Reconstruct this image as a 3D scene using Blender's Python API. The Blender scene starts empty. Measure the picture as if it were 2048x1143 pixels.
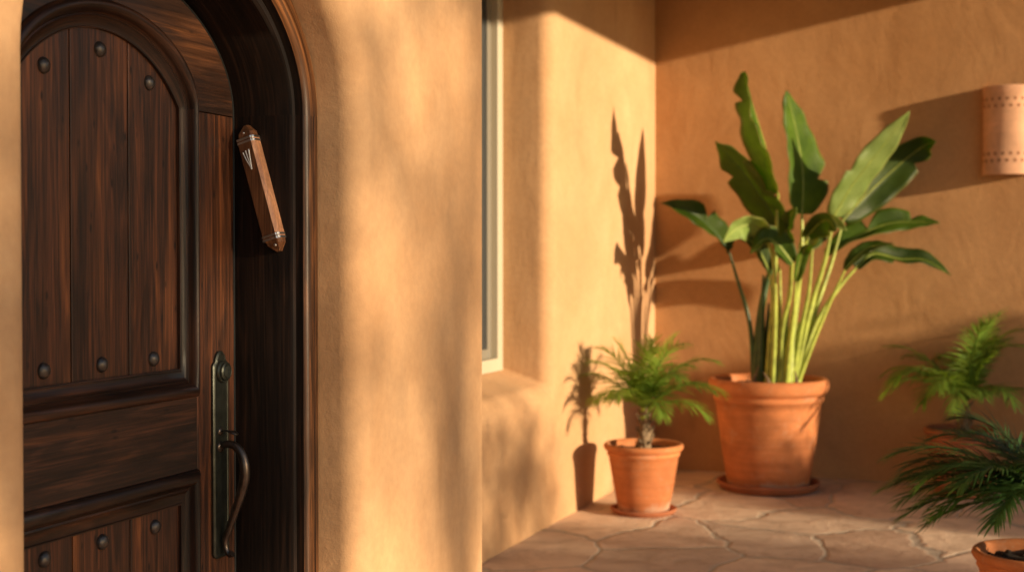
import bpy, math, random
from mathutils import Vector, Matrix, noise as mnoise
from mathutils.geometry import tessellate_polygon
random.seed(7)
R = math.radians
S = bpy.context.scene
COL = S.collection
WL = {}
PI = math.pi

# ---------------------------------------------------------------- helpers
def thing(name, label, cat, loc, group=None):
    o = bpy.data.objects.new(name, None)
    COL.objects.link(o)
    o.empty_display_size = .1
    o.location = loc
    WL[o] = Vector(loc)
    o['label'] = label
    o['category'] = cat
    if group:
        o['group'] = group
    return o

class MB:
    """collects geometry in world coordinates"""
    def __init__(s):
        s.v = []; s.f = []; s.m = []
    def add(s, verts, faces, mi=0):
        n = len(s.v)
        s.v += [Vector(p) for p in verts]
        s.f += [tuple(i + n for i in f) for f in faces]
        s.m += [mi] * len(faces)
        return s
    def grid(s, rows, closed=False, cyc=False, mi=0):
        """rows of equal length point lists"""
        n = len(s.v); m = len(rows[0]); k = len(rows)
        for r in rows:
            s.v += [Vector(p) for p in r]
        for i in range(k if cyc else k - 1):
            i2 = (i + 1) % k
            for j in range(m if closed else m - 1):
                j2 = (j + 1) % m
                s.f.append((n + i*m + j, n + i*m + j2, n + i2*m + j2, n + i2*m + j)); s.m.append(mi)
        return s
    def box(s, a, b, mi=0):
        x0, y0, z0 = a; x1, y1, z1 = b
        return s.add([(x0,y0,z0),(x1,y0,z0),(x1,y1,z0),(x0,y1,z0),(x0,y0,z1),(x1,y0,z1),(x1,y1,z1),(x0,y1,z1)],
                     [(0,3,2,1),(4,5,6,7),(0,1,5,4),(1,2,6,5),(2,3,7,6),(3,0,4,7)], mi)
    def tube(s, pts, rad, n=8, mi=0, flat=1.0, caps=True):
        pts = [Vector(p) for p in pts]
        rows = []
        up = Vector((0, 0, 1))
        t0 = (pts[1] - pts[0]).normalized()
        if abs(t0.dot(up)) > .95: up = Vector((0, 1, 0))
        a = t0.cross(up).normalized()
        for i, p in enumerate(pts):
            t = (pts[min(i+1, len(pts)-1)] - pts[max(i-1, 0)]).normalized()
            a = (a - t * a.dot(t)).normalized()
            b = t.cross(a)
            r = rad[i] if isinstance(rad, (list, tuple)) else rad
            rows.append([p + (a * math.cos(2*PI*k/n) + b * math.sin(2*PI*k/n) * flat) * r for k in range(n)])
        base = len(s.v)
        s.grid(rows, closed=True, mi=mi)
        if caps:
            s.f.append(tuple(base + k for k in range(n))[::-1]); s.m.append(mi)
            e = base + (len(rows)-1)*n
            s.f.append(tuple(e + k for k in range(n))); s.m.append(mi)
        return s
    def lathe(s, c, prof, n=48, mi=0, wob=0.0):
        c = Vector(c)
        rows = [[c + Vector((r*math.cos(2*PI*k/n)*(1+wob*math.sin(3*k*2*PI/n+z*9)), r*math.sin(2*PI*k/n)*(1+wob*math.sin(3*k*2*PI/n+z*9)), z)) for k in range(n)] for r, z in prof]
        return s.grid(rows, closed=True, mi=mi)
    def build(s, name, mat, parent=None, label=None, smooth=True, bevel=0, seg=2, angle=40, solid=0, sub=0):
        me = bpy.data.meshes.new(name)
        off = WL.get(parent, Vector((0,0,0))) if parent else Vector((0,0,0))
        me.from_pydata([p - off for p in s.v], [], s.f)
        mats = mat if isinstance(mat, (list, tuple)) else [mat]
        for m in mats: me.materials.append(m)
        if len(mats) > 1: me.polygons.foreach_set('material_index', s.m)
        me.update()
        if smooth:
            me.polygons.foreach_set('use_smooth', [True]*len(me.polygons))
            me.set_sharp_from_angle(angle=R(angle))
        o = bpy.data.objects.new(name, me)
        COL.objects.link(o)
        if parent:
            o.parent = parent
        WL[o] = off
        if label: o['label'] = label
        if solid:
            md = o.modifiers.new('Solid', 'SOLIDIFY'); md.thickness = solid; md.offset = 0
        if sub:
            md = o.modifiers.new('Sub', 'SUBSURF'); md.levels = sub; md.render_levels = sub
        if bevel:
            md = o.modifiers.new('Bevel', 'BEVEL'); md.width = bevel; md.segments = seg; md.limit_method = 'ANGLE'; md.angle_limit = R(35)
            md.harden_normals = True
        return o

def tag(o, label, cat, group=None):
    o['label'] = label; o['category'] = cat
    if group: o['group'] = group
    return o

def bez(P, n):
    """smooth Catmull-Rom through points"""
    P = [Vector(p) for p in P]
    Q = [P[0]*2 - P[1]] + P + [P[-1]*2 - P[-2]]
    out = []
    segs = len(P) - 1
    for i in range(n + 1):
        u = i / n * segs
        k = min(int(u), segs - 1); t = u - k
        a, b, c, d = Q[k:k+4]
        out.append(0.5*((2*b) + (c-a)*t + (2*a-5*b+4*c-d)*t*t + (3*b-a-3*c+d)*t**3))
    return out

# ---------------------------------------------------------------- materials
class NT:
    def __init__(s, name):
        s.mat = bpy.data.materials.new(name); s.mat.use_nodes = True
        s.t = s.mat.node_tree; s.b = s.t.nodes['Principled BSDF']; s.out = s.t.nodes['Material Output']
        s.tc = s.n('ShaderNodeTexCoord')
    def n(s, typ, **kw):
        x = s.t.nodes.new(typ)
        for k, v in kw.items():
            if k in x.inputs: s.set(x.inputs[k], v)
            else: setattr(x, k, v)
        return x
    def set(s, sock, v):
        if hasattr(v, 'is_output'): s.t.links.new(v, sock)
        elif hasattr(v, 'outputs'): s.t.links.new(v.outputs[0], sock)
        else: sock.default_value = v
    def map(s, scale=(1,1,1), rot=(0,0,0), rnd=0, src='Object'):
        m = s.n('ShaderNodeMapping'); m.inputs['Scale'].default_value = scale; m.inputs['Rotation'].default_value = rot
        s.t.links.new(s.tc.outputs[src], m.inputs['Vector'])
        if rnd:
            oi = s.n('ShaderNodeObjectInfo')
            mu = s.n('ShaderNodeMath', operation='MULTIPLY'); s.t.links.new(oi.outputs['Random'], mu.inputs[0]); mu.inputs[1].default_value = rnd
            cb = s.n('ShaderNodeCombineXYZ')
            for i in range(3): s.t.links.new(mu.outputs[0], cb.inputs[i])
            s.t.links.new(cb.outputs[0], m.inputs['Location'])
        return m.outputs[0]
    def noise(s, vec, scale, detail=4, rough=.55, dist=0.0):
        x = s.n('ShaderNodeTexNoise'); s.t.links.new(vec, x.inputs['Vector'])
        x.inputs['Scale'].default_value = scale; x.inputs['Detail'].default_value = detail
        x.inputs['Roughness'].default_value = rough; x.inputs['Distortion'].default_value = dist
        return x.outputs['Fac']
    def ramp(s, fac, stops, interp='LINEAR'):
        x = s.n('ShaderNodeValToRGB'); x.color_ramp.interpolation = interp
        e = x.color_ramp.elements
        while len(e) < len(stops): e.new(.5)
        for el, (p, c) in zip(e, stops):
            el.position = p; el.color = (*c, 1) if len(c) == 3 else c
        s.set(x.inputs[0], fac)
        return x.outputs[0]
    def mix(s, fac, a, b, mode='MIX'):
        x = s.n('ShaderNodeMix', data_type='RGBA', blend_type=mode)
        s.set(x.inputs[0], fac); 
        for sock, v in ((x.inputs[6], a), (x.inputs[7], b)):
            if isinstance(v, tuple): sock.default_value = (*v, 1) if len(v) == 3 else v
            else: s.set(sock, v)
        return x.outputs[2]
    def math(s, op, a, b=0.0):
        x = s.n('ShaderNodeMath', operation=op); s.set(x.inputs[0], a); s.set(x.inputs[1], b)
        return x.outputs[0]
    def bump(s, h, strength, dist, prev=None):
        x = s.n('ShaderNodeBump'); s.set(x.inputs['Height'], h)
        x.inputs['Strength'].default_value = strength; x.inputs['Distance'].default_value = dist
        if prev is not None: s.set(x.inputs['Normal'], prev)
        return x.outputs[0]
    def fin(s, color, rough=.6, normal=None, **kw):
        if isinstance(color, tuple): s.b.inputs['Base Color'].default_value = (*color, 1)
        else: s.set(s.b.inputs['Base Color'], color)
        s.set(s.b.inputs['Roughness'], rough)
        if normal is not None: s.set(s.b.inputs['Normal'], normal)
        for k, v in kw.items(): s.set(s.b.inputs[k.replace('_', ' ')], v)
        return s.mat

def stucco(name, lo, hi, stain):
    t = NT(name); v = t.map()
    big = t.noise(v, 1.1, 5, .6, .4); mid = t.noise(v, 5, 5, .6, .6); fine = t.noise(v, 45, 4, .6)
    c = t.ramp(big, [(.32, lo), (.68, hi)])
    c = t.mix(t.math('MULTIPLY', t.ramp(mid, [(.35, (0,0,0)), (.75, (1,1,1))]), .38), c, stain)
    c = t.mix(.10, c, t.ramp(fine, [(.3, (.3,.3,.3)), (.7, (.9,.9,.9))]), 'OVERLAY')
    st = t.noise(t.map((3.2, 3.2, .9), rnd=0), 1.0, 5, .65, .5)
    c = t.mix(t.ramp(st, [(.60, (0,0,0)), (.72, (.35,.35,.35))]), c, tuple(x*.62 for x in stain))
    trowel = t.noise(t.map((1, 1, .6), (.3, .1, .4)), 3.2, 3, .5, .8)
    b = t.bump(trowel, .22, .03)
    b = t.bump(t.noise(v, 26, 5, .65), .30, .006, b)
    b = t.bump(t.noise(v, 190, 3, .6), .28, .0016, b)
    return t.fin(c, .92, b, Specular_IOR_Level=.2)

def wood(name, axis, dark, mid, warm, gloss=.42, fine=1.0, src='Object', contrast=1.0, knots=True, spec=.42, coat=.06):
    """axis: grain direction 0,1,2"""
    t = NT(name)
    def mp(across, along, rnd):
        k = [across]*3; k[axis] = along
        return t.map(tuple(k), rnd=rnd, src=src)
    # broad stain streaks
    a = t.noise(mp(27, 1.1, 37.0), 1.0, 6, .66, .6)
    c = t.ramp(a, [(.33, dark), (.44, mid), (.52, dark), (.60, mid), (.70, warm)])
    # long soft patches, nearly black or warm
    blot = t.noise(mp(6.5, 1.5, 5.0), 1.0, 4, .55, .8)
    c = t.mix(t.ramp(blot, [(.50, (0,0,0)), (.70, (.6,.6,.6))]), c, t.mix(.55, c, tuple(x*1.5 for x in warm)))
    blk = t.noise(mp(8.0, 1.2, 61.0), 1.0, 4, .6, .6)
    c = t.mix(t.ramp(blk, [(.50, (0,0,0)), (.68, (.85,.85,.85))]), c, tuple(x*.55 for x in dark))
    # growth ring figure
    w = t.noise(mp(11, .8, 23.0), 1.0, 2, .5, .35)
    rings = t.math('SINE', t.math('MULTIPLY', w, 75.0))
    c = t.mix(.55*contrast, c, t.ramp(rings, [(.0, (.50,.47,.45)), (.55, (1,1,1)), (1, (1.35,1.3,1.2))]), 'MULTIPLY')
    f = t.noise(mp(210*fine, 3.5, 11.0), 1.0, 4, .7, .1)
    c = t.mix(.9*contrast, c, t.ramp(f, [(.32, (.30,.28,.26)), (.5, (.95,.95,.95)), (.68, (1.7,1.6,1.4))]), 'MULTIPLY')
    if knots:
        vo = t.n('ShaderNodeTexVoronoi', feature='F1'); t.t.links.new(mp(6.0, 2.3, 71.0), vo.inputs['Vector'])
        kn = t.ramp(vo.outputs['Distance'], [(.06, (.9,.9,.9)), (.15, (0,0,0))])
        c = t.mix(kn, c, tuple(x*.35 for x in dark))
    b = t.bump(f, .45, .0009)
    b = t.bump(rings, .12, .0006, b)
    b = t.bump(t.noise(t.map((1,1,1)), 14, 3, .5), .12, .004, b)
    r = t.math('ADD', t.math('MULTIPLY', f, .3), gloss - .12)
    return t.fin(c, r, b, Specular_IOR_Level=spec, Coat_Weight=coat, Coat_Roughness=.25)

def terracotta(name, base, lime=.5, foot=False):
    t = NT(name); v = t.map(rnd=9.0)
    c = t.ramp(t.noise(v, 5, 5, .6, .5), [(.3, tuple(x*.72 for x in base)), (.7, tuple(min(1, x*1.15) for x in base))])
    sp = t.noise(v, 60, 4, .7)
    pt = t.noise(v, 9, 5, .7, .8)
    c = t.mix(t.math('MULTIPLY', t.ramp(pt, [(.56, (0,0,0)), (.68, (.45,.45,.45))]), lime), c, (.50,.34,.24))
    c = t.mix(t.math('MULTIPLY', t.ramp(sp, [(.58, (0,0,0)), (.78, (1,1,1))]), lime), c, (.55,.33,.20))
    hz = t.noise(t.map((1.5,1.5,26)), 1.0, 4, .6)
    c = t.mix(.35 if foot or lime > .4 else .1, c, t.ramp(hz, [(.35, (.45,.42,.4)), (.65, (1.1,1.1,1.1))]), 'MULTIPLY')
    if foot:
        sx = t.n('ShaderNodeSeparateXYZ'); t.t.links.new(t.tc.outputs['Object'], sx.inputs[0])
        zz = t.math('ADD', sx.outputs[2], t.math('MULTIPLY', t.math('SUBTRACT', t.noise(v, 7, 5, .7), .5), .16))
        c = t.mix(t.ramp(zz, [(.20, (.32,.32,.32)), (.32, (0,0,0))]), c, t.mix(1.0, c, (.55,.42,.40), 'MULTIPLY'))
        c = t.mix(t.ramp(zz, [(.0, (.75,.75,.75)), (.055, (0,0,0))]), c, (.50,.37,.28))
    b = t.bump(hz, .25, .004); b = t.bump(sp, .25, .0015, b)
    return t.fin(c, .8, b, Specular_IOR_Level=.3)

def leafmat(name, dark, light, trans=.35, rough=.35, veins=True, rnd=True):
    t = NT(name); v = t.map(rnd=13.0)
    c = t.ramp(t.noise(v, 6, 4, .6), [(.3, dark), (.7, light)])
    if rnd:
        oi = t.n('ShaderNodeObjectInfo')
        hs = t.n('ShaderNodeHueSaturation'); t.set(hs.inputs['Color'], c)
        t.set(hs.inputs['Value'], t.math('ADD', t.math('MULTIPLY', oi.outputs['Random'], .7), .65))
        c = hs.outputs[0]
    nm = None
    if veins:
        uv = t.n('ShaderNodeUVMap')
        w = t.n('ShaderNodeTexWave', wave_type='BANDS', bands_direction='X')
        m = t.n('ShaderNodeMapping'); m.inputs['Scale'].default_value = (1, 1, 1); t.t.links.new(uv.outputs[0], m.inputs['Vector'])
        t.t.links.new(m.outputs[0], w.inputs['Vector']); w.inputs['Scale'].default_value = 14; w.inputs['Distortion'].default_value = 1.2; w.inputs['Detail Scale'].default_value=.6
        c = t.mix(.3, c, t.ramp(w.outputs['Fac'], [(.1, (.55,.6,.45)), (.6, (1.1,1.1,1.0))]), 'MULTIPLY')
        sx = t.n('ShaderNodeSeparateXYZ'); t.t.links.new(uv.outputs[0], sx.inputs[0])
        q = t.math('ADD', t.math('ABSOLUTE', sx.outputs[1]), t.math('MULTIPLY', t.math('SUBTRACT', t.noise(v, 30, 3, .6), .5), .10))
        c = t.mix(t.ramp(q, [(.90, (0,0,0)), (.99, (.7,.7,.7))]), c, (.30,.24,.07))
        nm = t.bump(w.outputs['Fac'], .35, .003)
    t.fin(c, rough, nm, Specular_IOR_Level=.45)
    tr = t.n('ShaderNodeBsdfTranslucent')
    tc = t.mix(1.0, c, (1.9, 1.75, .7), 'MULTIPLY'); t.set(tr.inputs['Color'], tc)
    ms = t.n('ShaderNodeMixShader'); ms.inputs[0].default_value = trans
    t.t.links.new(t.b.outputs[0], ms.inputs[1]); t.t.links.new(tr.outputs[0], ms.inputs[2]); t.t.links.new(ms.outputs[0], t.out.inputs['Surface'])
    return t.mat

def simple(name, col, rough=.6, metal=0.0, nscale=0, nstr=.2, var=.3, **kw):
    t = NT(name); nm = None; c = col
    if nscale:
        n = t.noise(t.map(), nscale, 4, .6)
        c = t.ramp(n, [(.3, tuple(x*(1-var) for x in col)), (.7, tuple(min(1, x*(1+var)) for x in col))])
        nm = t.bump(n, nstr, .003)
    return t.fin(c, rough, nm, Metallic=metal, **kw)

M = {}
M['stucco'] = stucco('stucco', (.47,.275,.145), (.60,.375,.21), (.50,.265,.12))
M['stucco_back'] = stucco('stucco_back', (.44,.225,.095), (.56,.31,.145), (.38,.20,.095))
D = (.036,.0155,.0095); MI = (.125,.042,.0185); W = (.24,.080,.024)
M['wood_z'] = wood('stained_wood_upright', 2, D, MI, W, contrast=.72)
M['wood_y'] = wood('stained_wood_level', 1, D, (.075,.028,.014), (.15,.052,.018))
M['wood_mould'] = wood('stained_wood_moulding', 0, (.018,.009,.0065), (.045,.018,.0105), (.085,.031,.014), gloss=.36, src='UV', knots=False, spec=.36, coat=.03)
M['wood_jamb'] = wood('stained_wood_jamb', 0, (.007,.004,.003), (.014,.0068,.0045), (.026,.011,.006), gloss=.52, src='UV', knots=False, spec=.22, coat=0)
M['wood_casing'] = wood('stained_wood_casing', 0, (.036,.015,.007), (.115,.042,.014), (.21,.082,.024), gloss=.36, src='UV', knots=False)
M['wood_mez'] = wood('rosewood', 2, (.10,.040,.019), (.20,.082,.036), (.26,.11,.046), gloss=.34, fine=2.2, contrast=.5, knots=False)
M['wood_mez_side'] = wood('rosewood_lit_side', 2, (.55,.25,.13), (.66,.33,.18), (.74,.41,.25), gloss=.30, fine=2.2, contrast=.4, knots=False)  # same wood as the front; light on the case's side painted as lighter colour
M['silver'] = simple('silver', (.78,.74,.68), .28, 1.0, 90, .1, .1)
M['silver_bright'] = simple('silver_painted_shine', (.86,.84,.80), .35, .35)  # mostly diffuse: bright shine is put into the pale colour
M['sash'] = simple('window_sash', (.20,.18,.145), .5)
M['stud'] = simple('hammered_iron', (.10,.085,.078), .38, .75, 60, .5, .25)
M['bronze'] = simple('dark_bronze', (.055,.058,.048), .40, .8, 30, .25, .35)
M['bronze_grip'] = simple('bronze_grip', (.10,.075,.062), .33, .85, 40, .3, .3)
M['gasket'] = simple('rubber_seal', (.012,.014,.014), .5)
M['pot'] = terracotta('terracotta_pot', (.56,.20,.072), foot=True, lime=.8)
M['pot2'] = terracotta('terracotta_dusty', (.42,.15,.07))
M['sconce'] = terracotta('terracotta_sconce', (.78,.43,.26), .3)
M['hole'] = simple('sconce_hole_shade', (.26,.11,.05), .9)  # dark tone painted for the shade inside the sconce's holes
M['soil'] = simple('potting_soil', (.035,.024,.016), .95, 0, 40, 1.0, .6)
M['vinyl'] = simple('window_vinyl', (.47,.42,.32), .4)
M['glass'] = simple('window_glass', (.03,.035,.04), .05, 0, 0, Specular_IOR_Level=.7)
M['bop'] = leafmat('broad_leaf', (.062,.125,.012), (.125,.215,.020), .50, .40)
M['bop_light'] = leafmat('broad_leaf_pale', (.20,.30,.07), (.34,.44,.14), .3, .36)
M['petiole'] = simple('petiole_green', (.36,.42,.075), .42, 0, 14, .2, .35)
M['petiole_dark'] = simple('petiole_dark', (.04,.085,.018), .42, 0, 14, .2, .35)
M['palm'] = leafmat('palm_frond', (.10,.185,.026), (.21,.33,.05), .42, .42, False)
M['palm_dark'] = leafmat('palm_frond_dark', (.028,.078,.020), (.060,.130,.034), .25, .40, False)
M['trunk'] = simple('palm_trunk', (.22,.15,.09), .95, 0, 60, 1.0, .5)
M['bark'] = simple('bark', (.12,.085,.06), .95, 0, 20, 1.0, .4)
M['leafy'] = leafmat('tree_leaf', (.04,.09,.02), (.08,.14,.03), .25, .5, False, False)
M['roofing'] = simple('roof_boards', (.055,.032,.02), .8, 0, 5, .3, .3)

# flagstone paving
t = NT('flagstone'); v = t.map()
nx = t.n('ShaderNodeTexNoise'); t.t.links.new(v, nx.inputs['Vector']); nx.inputs['Scale'].default_value = 1.6; nx.inputs['Detail'].default_value = 4
vm = t.n('ShaderNodeVectorMath', operation='MULTIPLY_ADD'); t.t.links.new(nx.outputs['Color'], vm.inputs[0]); vm.inputs[1].default_value = (.55,.55,0); t.t.links.new(v, vm.inputs[2])
fl = t.n('ShaderNodeVectorMath', operation='MULTIPLY'); t.t.links.new(vm.outputs[0], fl.inputs[0]); fl.inputs[1].default_value = (1.25, 1.0, 0)
ve = t.n('ShaderNodeTexVoronoi', feature='DISTANCE_TO_EDGE', voronoi_dimensions='2D'); t.t.links.new(fl.outputs[0], ve.inputs['Vector']); ve.inputs['Scale'].default_value = 1.35
vc = t.n('ShaderNodeTexVoronoi', feature='F1', voronoi_dimensions='2D'); t.t.links.new(fl.outputs[0], vc.inputs['Vector']); vc.inputs['Scale'].default_value = 1.35
for q in (ve, vc): q.inputs['Randomness'].default_value = .95
edge = t.math('ADD', ve.outputs['Distance'], t.math('MULTIPLY', t.math('SUBTRACT', t.noise(v, 11, 5, .65), .5), .035))
joint = t.ramp(edge, [(.014, (1,1,1)), (.028, (0,0,0))])
sep = t.n('ShaderNodeSeparateColor'); t.set(sep.inputs[0], vc.outputs['Color'])
c = t.ramp(sep.outputs[0], [(0, (.48,.335,.25)), (.3, (.72,.51,.38)), (.6, (.55,.42,.33)), (1, (.78,.59,.44))])
mot = t.noise(v, 5, 6, .65, .8)
c = t.mix(.55, c, t.ramp(mot, [(.3, (.50,.44,.40)), (.48, (.9,.88,.86)), (.55, (1.05,1.05,1.05)), (.75, (1.3,1.25,1.15))]), 'MULTIPLY')
c = t.mix(joint, c, t.ramp(t.noise(v, 50, 3, .6), [(.3, (.34,.28,.225)), (.7, (.52,.44,.36))]))
b = t.bump(t.ramp(edge, [(.010, (0,0,0)), (.035, (1,1,1))]), .6, .008)
b = t.bump(mot, .5, .02, b); b = t.bump(t.noise(v, 40, 5, .7), .35, .004, b)
M['flag'] = t.fin(c, .78, b, Specular_IOR_Level=.3)
M['dirt'] = simple('garden_dirt', (.27,.19,.12), .95, 0, 3, .6, .3)

# ---------------------------------------------------------------- setting: ground
def struct(o):
    o['kind'] = 'structure'; return o
struct(MB().add([(-60,-60,-.02),(80,-60,-.02),(80,80,-.02),(-60,80,-.02)], [(0,1,2,3)]).build('ground', M['dirt']))
struct(MB().add([(-2.45,-3,0),(4.2,-3,0),(4.2,8.80,0),(-2.45,8.80,0)], [(0,1,2,3)]).build('patio_floor', M['flag']))
# ---------------------------------------------------------------- the house
CY = 2.261            # middle of the door along the wall
ZS = 1.731            # springing height of the arches
def arch(hw, rise, zb, n=40, zs=ZS, cy=CY, kind='ell'):
    """closed outline (Y, Z): up the left side, over the arch, down the right"""
    P = []
    for i in range(9):
        P.append((cy - hw, zb + (zs - zb) * i / 9))
    for i in range(n + 1):
        a = PI - PI * i / n
        if kind == 'ell':
            P.append((cy + hw*math.cos(a), zs + rise*math.sin(a)))
        else:                      # segment of a circle through the springing points
            rr = (hw*hw + rise*rise) / (2*rise)
            x = hw*math.cos(a)
            P.append((cy + x, zs + rise - rr + math.sqrt(max(0, rr*rr - x*x))))
    for i in range(8, -1, -1):
        P.append((cy + hw, zb + (zs - zb) * i / 9))
    for i in range(1, 8):
        P.append((cy + hw - 2*hw*i/8, zb))
    return P
def lerp_out(A, B, t):
    return [(a[0]*(1-t)+b[0]*t, a[1]*(1-t)+b[1]*t) for a, b in zip(A, B)]
def ring(mb, outs, mi=0):
    """outs: list of (outline, X)"""
    rows = [[(X, y, z) for y, z in o] for o, X in outs]
    m = len(rows[0]); arc = [0]
    for k in range(m):
        arc.append(arc[-1] + (Vector(rows[0][(k+1) % m]) - Vector(rows[0][k])).length)
    pv = [0]
    for k in range(1, len(rows)):
        pv.append(pv[-1] + (Vector(rows[k][2]) - Vector(rows[k-1][2])).length)
    mb.ringuv = (m, arc, pv)
    mb.grid(rows, closed=True, mi=mi)
def ring_uv(o, mb):
    """texture runs along the moulding; the arch piece is another board than the uprights"""
    m, arc, pv = mb.ringuv
    uv = o.data.uv_layers.new(name='UVMap'); nf = 0
    for pi, p in enumerate(o.data.polygons):
        i, j = pi // m, pi % m
        zc = sum(mb.v[v_].z for v_ in p.vertices)/4
        off = 7.3 if zc > ZS + .001 else (0 if p.center.y > 0 else 3.1)
        for li, (a, b_) in zip(p.loop_indices, ((j, i), (j+1, i), (j+1, i+1), (j, i+1))):
            uv.data[li].uv = (arc[a] + off, pv[b_] + off*.7)
def holed_wall(mb, X, outer, hole):
    po = [Vector((y, z, 0)) for y, z in outer]; ph = [Vector((y, z, 0)) for y, z in hole]
    tri = tessellate_polygon([po, ph])
    mb.add([(X, p.x, p.y) for p in po + ph], [tuple(t) for t in tri])

house = thing('adobe_house', 'tan stucco adobe house wall with arched dark wooden door, stepping back around the flagstone patio', 'house', (-1.47, 3.0, 0))

# front wall with the arched opening
F_X = -1.47
op_in = arch(.545, .43, -.06); op_out = arch(.60, .485, -.12)
w = MB(); outs = [(op_in, -1.66)]
for k in range(9):
    a = k/8*PI/2
    outs.append((lerp_out(op_in, op_out, 1-math.cos(a)), F_X - .055*(1-math.sin(a))))
ring(w, outs)
holed_wall(w, F_X, [(-4,-.2),(3.551,-.2),(3.551,3.42),(-4,3.42)], op_out)
# small rounded outer corner and the return wall
rows = []
for k in range(6):
    a = k/5*PI/2
    rows.append([(F_X - .008*(1-math.cos(a)), 3.551 + .008*math.sin(a), z) for z in (-.2, 3.42)])
rows.append([(-2.42, 3.559, z) for z in (-.2, 3.42)])
w.grid(rows)
w.add([(-4.5,-4,3.42),(F_X,-4,3.42),(-4.5,-4,-.2),(F_X,-4,-.2)], [(0,2,3,1)])
w.build('front_wall', M['stucco'], house, 'smooth tan stucco wall with dappled light around the arched door', angle=50)

# recessed patio wall with the window opening
SX = -2.37
def rect(y0, y1, z0, z1, r, n=6):
    P = []
    for cx, cz, a0 in ((y0+r, z0+r, PI), (y0+r, z1-r, PI/2), (y1-r, z1-r, 0), (y1-r, z0+r, -PI/2)):
        for i in range(n+1):
            a = a0 - (PI/2)*i/n + (0 if a0 != PI else 0)
            P.append((cx + r*math.cos(a + (PI/2 if False else 0)), cz + r*math.sin(a)))
    return P
def rrect(y0, y1, z0, z1, r, n=6):
    P = []
    for cx, cz, a0 in ((y0+r, z0+r, 270), (y0+r, z1-r, 180), (y1-r, z1-r, 90), (y1-r, z0+r, 0)):
        for i in range(n+1):
            a = R(a0 - 90*i/n)
            P.append((cx + r*math.cos(a), cz + r*math.sin(a)))
    return P
wi = rrect(5.0, 6.69, .72, 2.95, .03); wo = rrect(4.93, 6.775, .635, 3.035, .10)
w = MB(); outs = [(wi, -2.70), (wi, -2.58)]
for k in range(10):
    a = k/9*PI/2
    outs.append((lerp_out(wi, wo, 1-math.cos(a)), SX - .085*(1-math.sin(a))))
ring(w, outs)
for i, p in enumerate(w.v):       # sloping sill
    if p.z < .9 and p.x < SX - .03:
        p.z += (SX - .03 - p.x) * .32
holed_wall(w, SX, [(3.4,-.2),(8.80,-.2),(8.80,3.42),(3.4,3.42)], wo)
w.build('patio_wall', M['stucco'], house, 'sunlit recessed stucco wall with a deep window recess', angle=60)

# back wall
w = MB()
w.grid([[(-2.44, 8.75, -.2), (-2.44, 8.75, 3.42)], [(4.2, 8.75, -.2), (4.2, 8.75, 3.42)], [(4.2, 9.1, -.2), (4.2, 9.1, 3.42)], [(-4.5, 9.1, -.2), (-4.5, 9.1, 3.42)]])
w.add([(-2.44,8.75,3.42),(4.2,8.75,3.42),(4.2,9.1,3.42),(-4.5,9.1,3.42)], [(0,1,2,3)])
w.build('back_wall', M['stucco_back'], house, 'orange brown stucco wall at the far end of the patio', angle=30)

# roof over the patio
w = MB().box((-4.5, 3.0, 3.232), (.60, 9.3, 3.40))
w.build('porch_roof', M['roofing'], house, smooth=False)
w = MB().box((-4.5, -3.95, 3.40), (-1.55, 2.99, 3.50)); w.build('flat_roof', M['roofing'], house, smooth=False)

# window
win = MB()
def frame_box(mb, y0, y1, z0, z1, wd, xa, xb):
    mb.box((xa, y0, z0), (xb, y0+wd, z1)); mb.box((xa, y1-wd, z0), (xb, y1, z1))
    mb.box((xa, y0+wd, z0), (xb, y1-wd, z0+wd)); mb.box((xa, y0+wd, z1-wd), (xb, y1-wd, z1))
frame_box(win, 5.0, 6.69, 0.805, 2.95, .070, -2.72, -2.645)
winf = win.build('window', M['vinyl'], house, 'cream vinyl window set deep in the stucco recess', bevel=.006, smooth=True)
s = MB(); frame_box(s, 5.07, 6.62, .875, 2.88, .050, -2.72, -2.685)
s.build('sash', M['sash'], winf, bevel=.004)
MB().box((-2.705, 5.1, .915), (-2.695, 6.59, 2.85)).build('pane', M['glass'], winf, smooth=False)
MB().box((-4.4, 3.6, 0), (-4.3, 9, 3.3)).build('inner_wall', M['roofing'], house, smooth=False)

# ------------------------------------------------ door frame (jamb and casing)
jf = MB()
prof = [(.456,.290,-1.84),(.456,.290,-1.764),(.459,.293,-1.762),(.459,.312,-1.606),(.463,.320,-1.599),(.472,.332,-1.597),(.478,.340,-1.602),(.480,.343,-1.592),
        (.480,.345,-1.582)]
prof2 = [(.484,.350,-1.575),(.490,.356,-1.572),(.508,.372,-1.571),(.511,.376,-1.576),(.514,.379,-1.570),(.530,.396,-1.572),(.537,.404,-1.577),(.541,.410,-1.584),(.549,.436,-1.586)]
rj = [(arch(h, r, -.05), X) for h, r, X in prof]
ring(jf, rj)
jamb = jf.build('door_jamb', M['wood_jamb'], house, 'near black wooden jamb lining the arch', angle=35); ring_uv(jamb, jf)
cf = MB(); ring(cf, [(arch(h, r, -.05), X) for h, r, X in ([prof[-1]] + prof2)])
cas = cf.build('door_casing', M['wood_casing'], house, 'warm brown stepped wooden casing around the arch', angle=35); ring_uv(cas, cf)
# dark seal behind the door edge
g = MB(); ring(g, [(arch(.4565, .2865, -.05), -1.752), (arch(.4545, .2845, -.05), -1.750), (arch(.4525, .2825, -.05), -1.753), (arch(.4525,.2825,-.05), -1.80)])

# ------------------------------------------------ door
door = MB()
LHW, LR = .4515, .2815
DX = -1.752           # face of stiles and rails
BK = -1.80
door_o = bpy.data.objects.new('arched_door', bpy.data.meshes.new('arched_door'))
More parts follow.
